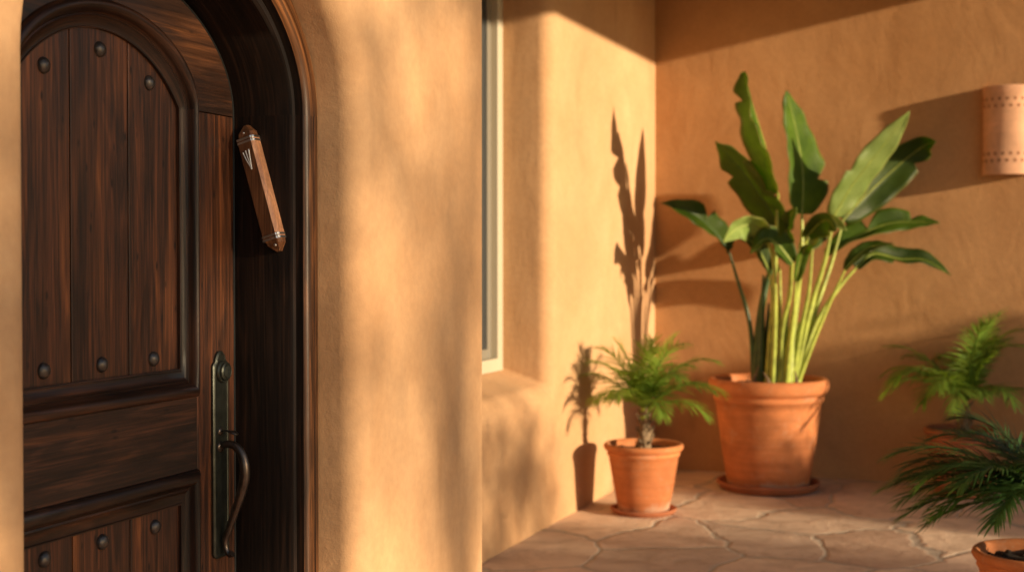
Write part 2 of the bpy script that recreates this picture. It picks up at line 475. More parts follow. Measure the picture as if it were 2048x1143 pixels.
# core slab behind the joinery, a real thin slab
core = MB(); o1 = arch(LHW-.004, LR-.004, .012)
core.add([(BK, y, z) for y, z in o1], [tuple(range(len(o1)))])
core.add([(BK+.018, y, z) for y, z in o1], [tuple(range(len(o1)))[::-1]])
core.grid([[(BK, y, z) for y, z in o1], [(BK+.018, y, z) for y, z in o1]], closed=True)
bpy.data.objects.remove(door_o)
door_o = core.build('arched_door', M['wood_z'], house, 'dark stained plank door with iron studs', smooth=False)
PHW, PR = .302, .191   # panel outline on the face
IHW, IR = .262, .133   # plank outline
def prism(name, poly, x0, x1, mat, bevel=.0015, label=None, parent=None):
    """poly in (Y,Z), counter clockwise or not"""
    n = len(poly)
    a = sum(poly[i][0]*poly[(i+1)%n][1]-poly[(i+1)%n][0]*poly[i][1] for i in range(n))
    if a < 0: poly = poly[::-1]
    b = MB()
    b.add([(x1, y, z) for y, z in poly] + [(x0, y, z) for y, z in poly],
          [tuple(range(n)), tuple(range(2*n-1, n-1, -1))] + [(i, n+i, n+(i+1)%n, (i+1)%n) for i in range(n)])
    return b.build(name, mat, parent or door_o, label, bevel=bevel, seg=2)
X0 = BK + .018
# stiles
yl, yr = CY-LHW, CY+LHW
prism('stile', [(yl, .012), (CY-PHW, .012), (CY-PHW, ZS-.002), (yl, ZS-.002)], X0, DX, M['wood_z'])
prism('stile', [(CY+PHW, .012), (yr, .012), (yr, ZS-.002), (CY+PHW, ZS-.002)], X0, DX, M['wood_z'])
# arched head rail as a strip of quads
A = [(CY + LHW*math.cos(PI-PI*i/48), ZS + LR*math.sin(PI-PI*i/48)) for i in range(49)]
B = [(CY + PHW*math.cos(PI-PI*i/48), ZS + PR*math.sin(PI-PI*i/48)) for i in range(49)]
h = MB()
for ra, rb in (((A, DX), (B, DX)), ((B, DX), (B, X0)), ((A, X0), (A, DX))):
    h.grid([[(ra[1], y, z) for y, z in ra[0]], [(rb[1], y, z) for y, z in rb[0]]])
M['wood_head'] = wood('stained_wood_head', 1, D, (.06,.023,.011), (.19,.068,.020), contrast=.7)
h.build('arched_head_rail', M['wood_head'], door_o)
# rails
MZ0, MZ1 = .928, 1.092
prism('rail', [(CY-PHW+.0005, MZ0), (CY+PHW-.0005, MZ0), (CY+PHW-.0005, MZ1), (CY-PHW+.0005, MZ1)], X0, DX-.0006, M['wood_y'])
prism('rail', [(CY-PHW+.0005, .012), (CY+PHW-.0005, .012), (CY+PHW-.0005, .22), (CY-PHW+.0005, .22)], X0, DX-.0006, M['wood_y'])
# mouldings: (fraction from outer to inner outline, height over face)
mprof = [(0,-.004),(0,.003),(.03,.007),(.10,.0115),(.20,.0135),(.31,.012),(.40,.007),(.45,.000),(.47,-.005),(.52,-.0085),(.57,-.0075),(.61,-.010),(.72,-.0145),(.86,-.0175),(.93,-.0175),(.95,-.0155),(.99,-.016),(1.0,-.0245)]
def moulding(outer, inner, label):
    m = MB(); ring(m, [(lerp_out(outer, inner, f), DX + hgt) for f, hgt in mprof])
    o = m.build('moulding', M['wood_mould'], door_o, label, angle=50); ring_uv(o, m)
    return o
moulding(arch(PHW, PR, MZ1), arch(IHW, IR, MZ1+.064, kind='seg'), 'arched moulding around the upper planks')
def rect_out(hw, z0, z1):
    P = []
    C4 = [(CY-hw, z0), (CY-hw, z1), (CY+hw, z1), (CY+hw, z0)]
    for i in range(4):
        a, b2 = C4[i], C4[(i+1) % 4]
        for k in range(4): P.append((a[0]+(b2[0]-a[0])*k/4, a[1]+(b2[1]-a[1])*k/4))
    return P
moulding(rect_out(PHW, .22, MZ0), rect_out(IHW, .284, MZ0-.076), 'rectangular moulding around the lower planks')
# planks
PX = DX - .0235
pw = 2*(IHW+.012)/3
def seg_z(x):
    rr = ((IHW+.012)**2 + IR*IR)/(2*IR)
    return ZS + IR + .008 - rr + math.sqrt(rr*rr - x*x)
for k in range(3):
    a = -(IHW+.012) + k*pw; b2 = a + pw
    g2 = .0016
    top = [(CY + b2-g2 - (b2-a-2*g2)*i/12, seg_z(b2-g2-(b2-a-2*g2)*i/12)) for i in range(13)]
    prism('plank', [(CY+a+g2, MZ1+.055), (CY+b2-g2, MZ1+.055)] + top, X0, PX, M['wood_z'], bevel=.0022)
    prism('plank', [(CY+a+g2, .27), (CY+b2-g2, .27), (CY+b2-g2, MZ0-.068), (CY+a+g2, MZ0-.068)], X0, PX, M['wood_z'], bevel=.0022)
# studs
def dome(mb, c, r, hgt, ax=Vector((1,0,0)), n=18, m=7, rough=0):
    c = Vector(c); ax = ax.normalized()
    u = ax.orthogonal().normalized(); v2 = ax.cross(u)
    rows = []
    for i in range(m):
        a = i/(m-1)*PI/2
        rr = r*math.cos(a) if i < m-1 else r*.02
        rows.append([c + ax*hgt*math.sin(a) + (u*math.cos(2*PI*k/n)+v2*math.sin(2*PI*k/n))*rr*(1+rough*mnoise.noise(Vector((c.z*9+i, k, c.y*7)))) for k in range(n)])
    mb.grid(rows, closed=True)
    return mb
for y, z in [(2.094,1.770),(2.261,1.824),(2.424,1.776),(2.088,1.185),(2.261,1.184),(2.434,1.184),(2.086,.822),(2.259,.822),(2.436,.820),(2.086,.315),(2.259,.315),(2.436,.315)]:
    dome(MB(), (PX-.0005, y, z), .0165, .0125, rough=.09).build('stud', M['stud'], door_o, angle=80)
# handle set
HX = DX
HY = 2.648
def plate_outline(hw, z0, z1):
    pts = [(-hw, z0+.012), (-hw+.006, z0+.004), (-hw+.014, z0), (hw-.014, z0), (hw-.006, z0+.004), (hw, z0+.012)]
    pts += [(hw, z1-.034), (hw-.003, z1-.028), (hw-.010, z1-.023), (hw-.011, z1-.017), (hw-.017, z1-.006), (hw-.025, z1)]
    pts += [(-hw+.025, z1), (-hw+.017, z1-.006), (-hw+.011, z1-.017), (-hw+.010, z1-.023), (-hw+.003, z1-.028), (-hw, z1-.034)]
    return [(HY+a, b2) for a, b2 in pts]
P0 = plate_outline(.031, .712, 1.188)
hp = MB()
cyy = HY; czz = .95
def shrink(P, t): return [(cyy + (y-cyy)*(1-t/.031), czz + (z-czz)*(1-t/.238)) for y, z in P]
rows = [[(HX-.001, y, z) for y, z in P0], [(HX+.006, y, z) for y, z in P0], [(HX+.0095, y, z) for y, z in shrink(P0,.004)], [(HX+.0095, y, z) for y, z in shrink(P0,.006)], [(HX+.008, y, z) for y, z in shrink(P0,.008)]]
hp.grid(rows, closed=True)
q = shrink(P0, .008); hp.add([(HX+.008, y, z) for y, z in q], [tuple(range(len(q)))])
hp.build('handle_plate', M['bronze'], door_o, angle=40)
db = MB()
Cc = Vector((HX+.008, HY+.004, 1.141))
def turned(mb, c, prof, n=28):
    rows = [[Vector(c)+Vector((x, r*math.cos(2*PI*k/n), r*math.sin(2*PI*k/n))) for k in range(n)] for r, x in prof]
    return mb.grid(rows, closed=True)
turned(db, Cc, [(.0265,-.001),(.0265,.004),(.024,.007),(.0215,.007),(.0205,.012),(.017,.014),(.0155,.0125),(.0135,.0155),(.006,.0165),(.0003,.0166)])
db.build('deadbolt', M['bronze'], door_o)
db = MB().box((Cc.x+.0162, Cc.y-.0012, Cc.z-.005), (Cc.x+.0172, Cc.y+.0012, Cc.z+.005)); db.build('keyhole', M['gasket'], door_o, smooth=False)
tl = MB()
tl.tube(bez([(HX+.006,HY-.004,1.003),(HX+.02,HY-.002,1.006),(HX+.035,HY,1.003),(HX+.050,HY+.001,.998)], 10), [.008,.006,.005,.005,.0055,.007,.0095,.0115,.012,.010,.005], n=12, flat=.35)
dome(tl, (HX+.006, HY-.003, 1.003), .011, .006)
tl.build('thumb_latch', M['bronze_grip'], door_o)
gr = MB()
gp = [(.006,.968),(.022,.975),(.044,.972),(.062,.955),(.0705,.925),(.0695,.895),(.058,.855),(.044,.820),(.030,.785),(.020,.760),(.0175,.745),(.021,.730),(.030,.720),(.0365,.724)]
pts = bez([(HX+x, HY-.002, z) for x, z in gp], 44)
rad = []
for i in range(45):
    f = i/44
    rad.append(.0085 + .0035*math.exp(-((f-.35)/.16)**2) - .0025*max(0, f-.55)/.45 + (.0025 if f > .96 else 0))
gr.tube(pts, rad, n=16)
dome(gr, (HX+.0065, HY-.002, .968), .014, .006)
gr.build('grip_handle', M['bronze_grip'], door_o)
g.build('door_seal', M['gasket'], door_o)

# ------------------------------------------------ mezuzah on the jamb
mt = Vector((-1.7150, 2.7195, 1.709)); mbm = Vector((-1.6275, 2.7195, 1.415))
ax = (mbm - mt).normalized(); nn = Vector((0,-1,0)); sd = nn.cross(ax).normalized()
if sd.x < 0: sd = -sd
Lm = (mbm-mt).length
mz = thing('mezuzah', 'slanted reddish wooden mezuzah case with silver bands on the dark door jamb', 'mezuzah', tuple((mt+mbm)/2))
def mp(a, s_, n_): return mt + ax*a + sd*s_ + nn*n_
hw = .0215; dp = .031; ch = .0066
sec = [(-hw, 0), (-hw, dp-.002), (-hw+.002, dp), (hw-ch, dp), (hw, dp-ch), (hw, 0)]
def extr(mb, secs, caps=True, mi=0):
    rows = [[mp(a, s_, n_) for s_, n_ in sc] for a, sc in secs]
    st = len(mb.v); k = len(rows[0])
    mb.grid(rows, closed=True, mi=mi)
    if caps:
        mb.f.append(tuple(range(st, st+k))); mb.m.append(mi)
        e = st+(len(rows)-1)*k; mb.f.append(tuple(range(e, e+k))[::-1]); mb.m.append(mi)
e0, e1 = .032, Lm-.030
body = MB(); extr(body, [(e0, sec), (e1, sec)])
k = len(sec)
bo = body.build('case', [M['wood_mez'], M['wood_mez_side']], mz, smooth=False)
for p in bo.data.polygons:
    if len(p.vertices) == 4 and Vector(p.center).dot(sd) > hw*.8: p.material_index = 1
def scale_sec(f, g_, add=0): return [(s_*f + 0, n_*g_ + add) for s_, n_ in sec]
capf = MB()
extr(capf, [(e0, scale_sec(.92,.85)), (e0-.014, scale_sec(.86,.74)), (e0-.032, scale_sec(.22,.40))])
capf.build('end_cap', M['wood_mez'], mz, smooth=False)
capf = MB()
extr(capf, [(e1, scale_sec(.92,.85)), (e1+.010, scale_sec(.86,.74)), (e1+.028, scale_sec(.20,.40))])
capf.build('end_cap', M['wood_mez'], mz, smooth=False)
for a0 in (e0-.001, e0+.0068, e1-.0118, e1-.004):
    b = MB(); extr(b, [(a0, scale_sec(1.06,1.045)), (a0+.0048, scale_sec(1.06,1.045))])
    b.build('band', M['silver'], mz, smooth=False)
for a0 in (e0+.0005, e0+.0075, e1-.0120, e1-.0055):
    b = MB(); dome(b, mp(a0+.002, hw-ch*.4, dp-ch*.45), .0036, .003, (sd+nn)); b.build('rivet', M['silver_bright'], mz)
b = MB(); dome(b, mp(e0-.0135, -.004, dp*.72), .0036, .0025, nn); b.build('screw', M['silver'], mz)
b = MB(); dome(b, mp(e1+.0135, .002, dp*.72), .0036, .0025, nn); b.build('screw', M['silver'], mz)
# the letter: three strokes meeting at the foot
fz = dp + .0008
le = MB()
foot = mp(.1055, -.0015, fz)
for s0, a0, bend in ((-.0125, .065, -.002), (-.005, .0625, 0), (.0035, .0620, .001)):
    tip = mp(a0, s0, fz); mid = (tip+foot)/2 + sd*bend*.5
    le.tube(bez([tip, mid, foot], 8), [.0017,.0015,.0014,.0014,.0014,.0014,.0014,.0015,.0017], n=8)
    dome(le, tip, .0019, .0015, nn)
dome(le, foot, .0024, .0018, nn)
le.build('letter_emblem', M['silver_bright'], mz)
# ---------------------------------------------------------------- wall sconce
sc = thing('wall_sconce', 'half round terracotta wall light with pierced dot pattern on the orange back wall', 'wall light', (-.168, 8.75, 2.17))
SXc, SR, SD, z0, z1 = -.168, .143, .120, 1.905, 2.440
def srow(z, k=1.0):
    return [(SXc - SR*k*math.cos(PI*i/32), 8.751 - .012 - SD*k*math.sin(PI*i/32)**.8, z) for i in range(33)]
s = MB()
P = [(z0, .93),(z0, 1.0),(z0+.045, 1.0),(z0+.052, .965),(z1-.052, .965),(z1-.045, 1.0),(z1, 1.0),(z1, .93)]
s.grid([[(a[0][0], 8.751, a[0][2])] + a + [(a[-1][0], 8.751, a[0][2])] for a in [srow(z, k) for z, k in P]])
s.grid([[(a[0][0], 8.751, a[0][2])] + a + [(a[-1][0], 8.751, a[0][2])] for a in [srow(z, k) for z, k in ((z1,.93),(z0,.93))]])
s.build('shade', M['sconce'], sc, angle=40, bevel=.004)
hl = MB()
for rowz, offs, sz in ((z1-.080, 0, .011), (z1-.122, .5, .011), (z0+.085, 0, .011), (z0+.127, .5, .011)):
    for i in range(8):
        hl = MB(); a = PI*(i+.6+offs*.9)/9
        nrm = Vector((-math.cos(a), -math.sin(a)*.8, 0)).normalized()
        c = Vector((SXc - SR*.966*math.cos(a), 8.751-.012-SD*.966*math.sin(a)**.8, rowz))
        dome(hl, c - nrm*.001, sz, .0025, nrm, n=12, m=3)
        hl.build('hole_disc', M['hole'], sc)  # raised dark disc drawn in place of a shaded opening
MB().box((SXc-.06, 8.70, 2.10), (SXc+.06, 8.752, 2.24)).build('mounting_box', M['bronze'], sc, bevel=.004)

# ---------------------------------------------------------------- pots
def pot_parts(root, c, Rr, H, Rb, mat, zb, soil_dz=.045):
    """terracotta pot: rim radius, height, base radius, zb = base height"""
    x, y, _ = c
    k = Rr/.345
    rim = .088*k if Rr > .3 else .062*k
    rb = Rr*.90
    def rr(z): return Rb + (rb - Rb)*(z/(H-rim))**.92
    prof = [(0, 0), (Rb*.9, 0), (Rb, .008*k)]
    for i in range(1, 8): 
        z = (H-rim)*.45*i/7; prof.append((rr(z), z))
    zc = (H-rim)*.47
    prof += [(rr(zc)+.002*k, zc), (rr(zc)+.003*k, zc+.01*k), (rr(zc+.02*k), zc+.02*k)]
    zt = H - rim - .045*k
    for i in range(1, 6):
        z = zc+.02*k + (zt-zc-.02*k)*i/5; prof.append((rr(z), z))
    prof += [(rr(zt)+.008*k, zt+.004*k), (rr(zt)+.013*k, zt+.014*k), (rr(zt)+.012*k, zt+.026*k), (rr(zt)+.006*k, zt+.036*k),
             (rb+.004*k, H-rim), (rb+.018*k, H-rim+.004*k), (Rr-.006*k, H-rim+.018*k), (Rr, H-rim*.5), (Rr, H-.022*k), (Rr-.006*k, H-.008*k), (Rr-.018*k, H),
             (Rr-.035*k, H-.004*k), (Rr-.048*k, H-.02*k), (Rr-.055*k, H-rim), (rr(H-rim)-.045*k, H-rim-.05*k), (rr(H*.6)-.05*k, H*.6)]
    MB().lathe((x, y, zb), prof, 64, wob=.002).build('pot', mat, root, angle=60)
    so = MB(); rs = Rr-.052*k; n = 40; rows = []
    for i in range(9):
        r_ = rs*i/8 if i else .001
        rows.append([(x+r_*math.cos(2*PI*j/n), y+r_*math.sin(2*PI*j/n), zb+H-soil_dz+.012*mnoise.noise(Vector((r_*9*math.cos(2*PI*j/n), r_*9*math.sin(2*PI*j/n), x)))) for j in range(n)])
    so.grid(rows, closed=True)
    for i in range(60):
        a = random.random()*2*PI; r_ = rs*.93*math.sqrt(random.random()); q = .006+random.random()*.010
        dome(so, (x+r_*math.cos(a), y+r_*math.sin(a), zb+H-soil_dz-.002), q, q, Vector((0,0,1)), n=6, m=4, rough=.5)
    so.build('soil', M['soil'], root, angle=80)
def saucer(c, r, label):
    k = r/.3
    prof = [(.001, .001), (r*.85, .001), (r*.93, .008*k), (r, .042*k), (r-.004*k, .052*k), (r-.016*k, .052*k), (r-.024*k, .045*k), (r*.86, .020*k), (.001, .020*k)]
    o = MB().lathe((c[0], c[1], 0), prof, 56).build('plant_saucer', M['pot2'], None, angle=50)
    me = o.data
    for v_ in me.vertices: v_.co -= Vector((c[0], c[1], 0))
    o.location = (c[0], c[1], 0)
    tag(o, label, 'saucer', 'terracotta plant saucers')
    return .020*k

# ---------------------------------------------------------------- bird of paradise
BP = (-1.512, 8.215, 0)
h0 = saucer(BP, .312, 'large terracotta saucer under the big banana leaved plant')
bop = thing('potted_plant', 'tall plant with big paddle shaped leaves in the largest terracotta pot, in the patio corner', 'potted plant', (BP[0], BP[1], h0), 'potted plants on the patio')
pot_parts(bop, BP, .362, .655, .244, M['pot'], h0+.001, .05)
def blade(mids, W_, twist, fold, seed=0, n=60, m=8, tears=()):
    P = bez(mids, n)
    c0 = P[len(P)//2]
    rows = []; uvs = []
    toward = (Vector((0,0,1.4)) - c0).normalized()
    L = sum((P[i+1]-P[i]).length for i in range(n)); acc = 0
    for i in range(n+1):
        t = i/n
        T = (P[min(i+1,n)] - P[max(i-1,0)]).normalized()
        side = T.cross(toward).normalized()
        up = side.cross(T).normalized()       # roughly toward the viewer
        if up.dot(toward) < 0: up = -up
        tw = R(twist + 10*math.sin(3*t+seed))
        s2 = side*math.cos(tw) + up*math.sin(tw); u2 = up*math.cos(tw) - side*math.sin(tw)
        w_ = W_ * (math.sin(PI*min(1, (t*.97+.03))**.72))**.75 if t < .995 else W_*.02
        fo = R(fold*(1.15-.5*t))
        row = []
        for j in range(-m//2, m//2+1):
            q = j/(m/2)
            cut = 1.0
            for t0, sg, dep in tears:
                if q*sg > 0 and 0 <= t - t0 < .11: cut -= min(.92, dep*1.25)*(1-(t-t0)/.11)
            wave = .10*W_*math.sin(9*t+seed*2.3+(2 if q > 0 else 0))*abs(q)**2 + .04*W_*math.sin(31*t+seed)*abs(q)**2
            curl = .25*W_*q*q*math.sin(2.2*t+seed)
            row.append(P[i] + s2*(w_*q*cut*math.cos(fo)) + u2*(abs(q)*w_*cut*math.sin(fo) + wave + curl*.4))
            uvs.append((t*L*10 + .35*abs(q), q))
        rows.append(row)
    return rows, uvs, P
def add_uv(o, uvs):
    uv = o.data.uv_layers.new(name='UVMap')
    for lp in o.data.loops: uv.data[lp.index].uv = uvs[lp.vertex_index]
LEAVES = [
 ([(-1.431, 8.06, 1.783), (-1.463, 7.86, 2.03), (-1.514, 7.73, 2.265), (-1.553, 7.65, 2.462)],0.175,60,22,[(-1.492, 8.16, 0.641), (-1.479, 8.16, 1.029), (-1.454, 8.13, 1.451), (-1.438, 8.1, 1.785)],0.015,[(0.55, 1, 0.7), (0.25, -1, 0.3), (0.72, -1, 0.5), (0.36, 1, 0.35)]),
 ([(-1.315, 8.22, 1.668), (-1.31, 8.22, 1.902), (-1.356, 8.24, 2.176), (-1.424, 8.28, 2.419)],0.15,-42,14,[(-1.403, 8.2, 0.647), (-1.345, 8.2, 1.09), (-1.313, 8.2, 1.451), (-1.315, 8.22, 1.668)],0.016,[(0.3, 1, 0.35)]),
 ([(-1.41, 8.22, 1.536), (-1.531, 8.12, 1.752), (-1.669, 8.02, 1.959), (-1.786, 7.95, 2.091)],0.145,52,18,[(-1.585, 8.2, 0.635), (-1.565, 8.2, 0.995), (-1.521, 8.22, 1.269), (-1.41, 8.22, 1.536)],0.024,[(0.4, 1, 0.35), (0.6, -1, 0.3)]),
 ([(-1.737, 8.12, 1.445), (-1.816, 8.06, 1.566), (-1.934, 8.0, 1.669), (-2.119, 7.96, 1.736)],0.11,-50,26,[(-1.597, 8.2, 0.644), (-1.619, 8.18, 0.995), (-1.688, 8.14, 1.269), (-1.737, 8.12, 1.445)],0.013,[(0.5, 1, 0.5)]),
 ([(-1.481, 7.92, 1.561), (-1.539, 7.84, 1.595), (-1.61, 7.76, 1.576), (-1.682, 7.7, 1.495)],0.095,30,18,[(-1.47, 8.12, 0.655), (-1.444, 8.05, 1.034), (-1.438, 7.98, 1.362), (-1.481, 7.92, 1.561)],0.013,[]),
 ([(-1.337, 8.02, 1.376), (-1.413, 7.95, 1.485), (-1.47, 7.86, 1.513), (-1.545, 7.8, 1.432)],0.085,-25,30,[(-1.442, 8.15, 0.644), (-1.405, 8.1, 1.003), (-1.357, 8.06, 1.183), (-1.337, 8.02, 1.376)],0.014,[(0.4, 1, 0.5)]),
 ([(-1.123, 8.2, 1.653), (-1.011, 8.16, 1.833), (-0.85, 8.12, 2.032), (-0.681, 8.06, 2.246)],0.115,-32,8,[(-1.349, 8.2, 0.661), (-1.261, 8.2, 1.091), (-1.174, 8.2, 1.391), (-1.123, 8.2, 1.653)],0.015,[(0.42, -1, 0.25)]),
 ([(-1.101, 8.44, 1.635), (-0.963, 8.5, 1.795), (-0.789, 8.53, 1.963), (-0.633, 8.5, 2.078), (-0.556, 8.38, 2.09)],0.125,-18,18,[(-1.339, 8.25, 0.648), (-1.244, 8.32, 1.087), (-1.158, 8.4, 1.391), (-1.101, 8.44, 1.635)],0.014,[(0.6, 1, 0.4)]),
 ([(-1.353, 8.35, 1.452), (-1.282, 8.42, 1.551), (-1.203, 8.5, 1.638), (-1.129, 8.56, 1.701)],0.085,-30,25,[(-1.387, 8.25, 0.646), (-1.364, 8.28, 0.995), (-1.353, 8.32, 1.269), (-1.353, 8.35, 1.452)],0.013,[]),
 ([(-1.194, 8.44, 1.415), (-1.033, 8.52, 1.532), (-0.85, 8.57, 1.612), (-0.683, 8.58, 1.623), (-0.542, 8.56, 1.615)],0.105,42,34,[(-1.368, 8.28, 0.635), (-1.289, 8.34, 1.024), (-1.232, 8.4, 1.268), (-1.194, 8.44, 1.415)],0.013,[(0.35, -1, 0.7), (0.7, -1, 0.5)]),
 ([(-1.017, 8.4, 1.342), (-0.92, 8.48, 1.427), (-0.771, 8.52, 1.397), (-0.625, 8.53, 1.391), (-0.474, 8.52, 1.301)],0.085,44,30,[(-1.334, 8.22, 0.681), (-1.243, 8.28, 0.997), (-1.111, 8.35, 1.224), (-1.017, 8.4, 1.342)],0.014,[(0.45, 1, 0.5)]),
 ([(-1.477, 8.4, 1.329), (-1.566, 8.46, 1.453), (-1.621, 8.5, 1.548), (-1.678, 8.55, 1.644)],0.075,40,25,[(-1.478, 8.25, 0.634), (-1.466, 8.28, 0.901), (-1.466, 8.34, 1.145), (-1.477, 8.4, 1.329)],0.014,[]),
 ([(-1.25, 8.02, 1.538), (-1.161, 7.9, 1.607), (-1.096, 7.8, 1.613), (-1.043, 7.7, 1.554)],0.085,-40,25,[(-1.415, 8.15, 0.651), (-1.349, 8.1, 1.033), (-1.293, 8.06, 1.332), (-1.25, 8.02, 1.538)],0.014,[]),
 ([(-1.385, 8.25, 1.436), (-1.407, 8.2, 1.542), (-1.375, 8.12, 1.63), (-1.323, 8.05, 1.701)],0.07,30,30,[(-1.433, 8.2, 0.649), (-1.408, 8.22, 0.997), (-1.388, 8.24, 1.239), (-1.385, 8.25, 1.436)],0.014,[(0.5, 1, 0.5)]),
 ([(-1.484, 8.1, 1.316), (-1.529, 8.02, 1.436), (-1.581, 7.92, 1.515), (-1.661, 7.82, 1.537)],0.06,-35,30,[(-1.504, 8.14, 0.643), (-1.49, 8.14, 0.909), (-1.472, 8.12, 1.121), (-1.484, 8.1, 1.316)],0.014,[(0.4, -1, 0.5)]),
 ([(-1.236, 8.12, 1.48), (-1.164, 8.08, 1.562), (-1.095, 8.0, 1.595), (-1.011, 7.92, 1.558)],0.06,40,30,[(-1.364, 8.18, 0.653), (-1.308, 8.16, 0.972), (-1.259, 8.14, 1.212), (-1.236, 8.12, 1.48)],0.013,[]),
 ([(-1.313, 8.0, 1.274), (-1.28, 7.94, 1.391), (-1.237, 7.88, 1.463), (-1.168, 7.8, 1.477)],0.045,-30,30,[(-1.389, 8.12, 0.648), (-1.36, 8.08, 0.885), (-1.33, 8.04, 1.095), (-1.313, 8.0, 1.274)],0.013,[]),
 ([(-1.057, 8.2, 1.332), (-0.987, 8.22, 1.415), (-0.894, 8.24, 1.474), (-0.772, 8.22, 1.485)],0.055,50,30,[(-1.325, 8.2, 0.674), (-1.237, 8.2, 0.911), (-1.138, 8.2, 1.152), (-1.057, 8.2, 1.332)],0.012,[(0.4, 1, 0.4)]),
]

PALE = {6, 4, 15}
DARKP = {2, 3}
for i, (mids, W_, tw, fo, pet, pr_, tears) in enumerate(LEAVES):
    rows, uvs, P = blade(mids, W_, tw, fo, seed=i*1.7, tears=tears)
    b = MB().grid(rows)
    o = b.build('leaf', M['bop_light'] if i in PALE else M['bop'], bop, angle=80, solid=.0022)
    add_uv(o, uvs)
    pp = bez(pet, 22)
    n_ = len(pp)
    s = MB().tube(pp, [pr_*(1.35-.85*(k/(n_-1))) for k in range(n_)], n=10)
    s.tube([p + (Vector((0,-1,.3))).normalized()*.002 for p in P[:-3]], [.0055*(1-.8*k/len(P)) for k in range(len(P)-3)], n=6)
    s.build('leaf_stalk', M['petiole_dark'] if i in DARKP else M['petiole'], o, angle=70)
# sheathing stems at the base
for k in range(9):
    a = k*.7; c = Vector((-1.425+.06*math.cos(a), 8.20+.06*math.sin(a), 0))
    s = MB().tube(bez([(c.x-.01, c.y, .60), (c.x+.01*math.cos(a), c.y, .80), (c.x+.03*math.cos(a)+.01, c.y+.02*math.sin(a), 1.02+.05*math.sin(k*2))], 10), [.036,.036,.034,.031,.028,.024,.020,.016,.012,.008,.004], n=10)
    s.build('stem', M['petiole'], bop, angle=70)
for k, (x, y, hgt) in enumerate(((-1.555, 8.19, .72), (-1.53, 8.23, .55))):
    s = MB().tube(bez([(x, y, .58), (x+.005, y, .58+hgt*.5), (x+.015, y, .58+hgt)], 10), [.030,.030,.029,.027,.025,.022,.019,.016,.013,.010,.006], n=10)
    s.build('stem', M['petiole_dark'], bop, angle=70)
for k, (x, y) in enumerate(((-1.50, 8.10), (-1.34, 8.14), (-1.49, 8.14), (-1.60, 8.15))):
    s = MB().tube(bez([(x, y, .60), (x+.01, y, .66), (x+.02*(k-1), y, .72+.01*k)], 6), [.022,.02,.017,.013,.009,.006,.003], n=8, flat=.4)
    s.build('dry_sheath', M['trunk'], bop)

# ---------------------------------------------------------------- palms
def frond(crown, az, el, L, droop, ll, mat, root, n=26, lw=.0075, seed=0, bare=.16, limp=1.0):
    rnd = random.Random(seed)
    d = Vector((math.cos(az)*math.cos(el), math.sin(az)*math.cos(el), math.sin(el)))
    P = [Vector(crown)]; N = 16
    for i in range(N):
        d = (d + Vector((0,0,-1))*droop*(i/N)**1.1*2/N).normalized()
        P.append(P[-1] + d*L/N)
    b = MB()
    b.tube(P, [.0045*(1-.8*i/N)+.0008 for i in range(N+1)], n=6, caps=False)
    for s_ in (-1, 1):
        for k in range(n):
            t = bare + (1-bare)*(k+rnd.uniform(-.25,.25))/n
            t = min(max(t, 0), .999)
            i = int(t*N); f = t*N-i
            p = P[i].lerp(P[i+1], f); T = (P[i+1]-P[i]).normalized()
            sd_ = T.cross(Vector((0,0,1)))
            sd_ = sd_.normalized() if sd_.length > .05 else Vector((-math.sin(az), math.cos(az), 0))
            up = sd_.cross(T).normalized()
            spread = 1.15 - .75*t
            dd = (T*(.55+.5*t) + sd_*s_*spread + up*rnd.uniform(.0,.38)).normalized()
            l_ = ll*(.55+.45*math.sin(PI*min(1, t*1.05)**.8))*rnd.uniform(.85,1.12)*(1.0 if t < .93 else .75)
            q = p; row = []
            wv = dd.cross(up).normalized()
            M_ = 5
            for j in range(M_+1):
                u = j/M_
                wd = lw*(1-u)**.6*(.6+.4*min(1, u*4)) if j < M_ else .0003
                row.append([q - wv*wd*.5, q + up*wd*.18, q + wv*wd*.5])
                dd = (dd + Vector((0,0,-1))*rnd.uniform(.10,.24)*limp).normalized()
                q = q + dd*l_/M_
            b.grid(row)
    return b.build('frond', mat, root, smooth=True, angle=80)
def palm_trunk(root, base, top, r):
    s = MB(); P = bez([base, ((base[0]+top[0])/2+.005, (base[1]+top[1])/2, (base[2]+top[2])/2), top], 12)
    s.tube(P, [r*(1.25-.35*i/12+.10*(i % 2)) for i in range(13)], n=14)
    H = top[2]-base[2]
    for i in range(46):
        f = random.random(); a = i*2.4; z = base[2]+H*f
        p = P[min(int(f*12), 12)]
        c = Vector((p.x + r*.95*math.cos(a), p.y + r*.95*math.sin(a), z))
        o = Vector((math.cos(a), math.sin(a), 1.1)).normalized()
        s.tube([c, c + o*r*.7, c + o*r*1.3], [r*.32, r*.24, r*.06], n=5)
    s.build('trunk', M['trunk'], root, angle=50)
# small palm by the sunlit wall
S1 = (-2.010, 7.19, 0)
h0 = saucer(S1, .184, 'small terracotta saucer under the little palm near the window wall')
p1 = thing('potted_palm', 'small feathery palm in a terracotta pot beside the sunlit patio wall', 'potted palm', (S1[0], S1[1], h0), 'potted plants on the patio')
pot_parts(p1, S1, .220, .372, .138, M['pot'], h0+.001, .04)
palm_trunk(p1, (S1[0]+.005, S1[1], .345), (S1[0]+.0, S1[1], .56), .028)
cr = (S1[0], S1[1], .575)
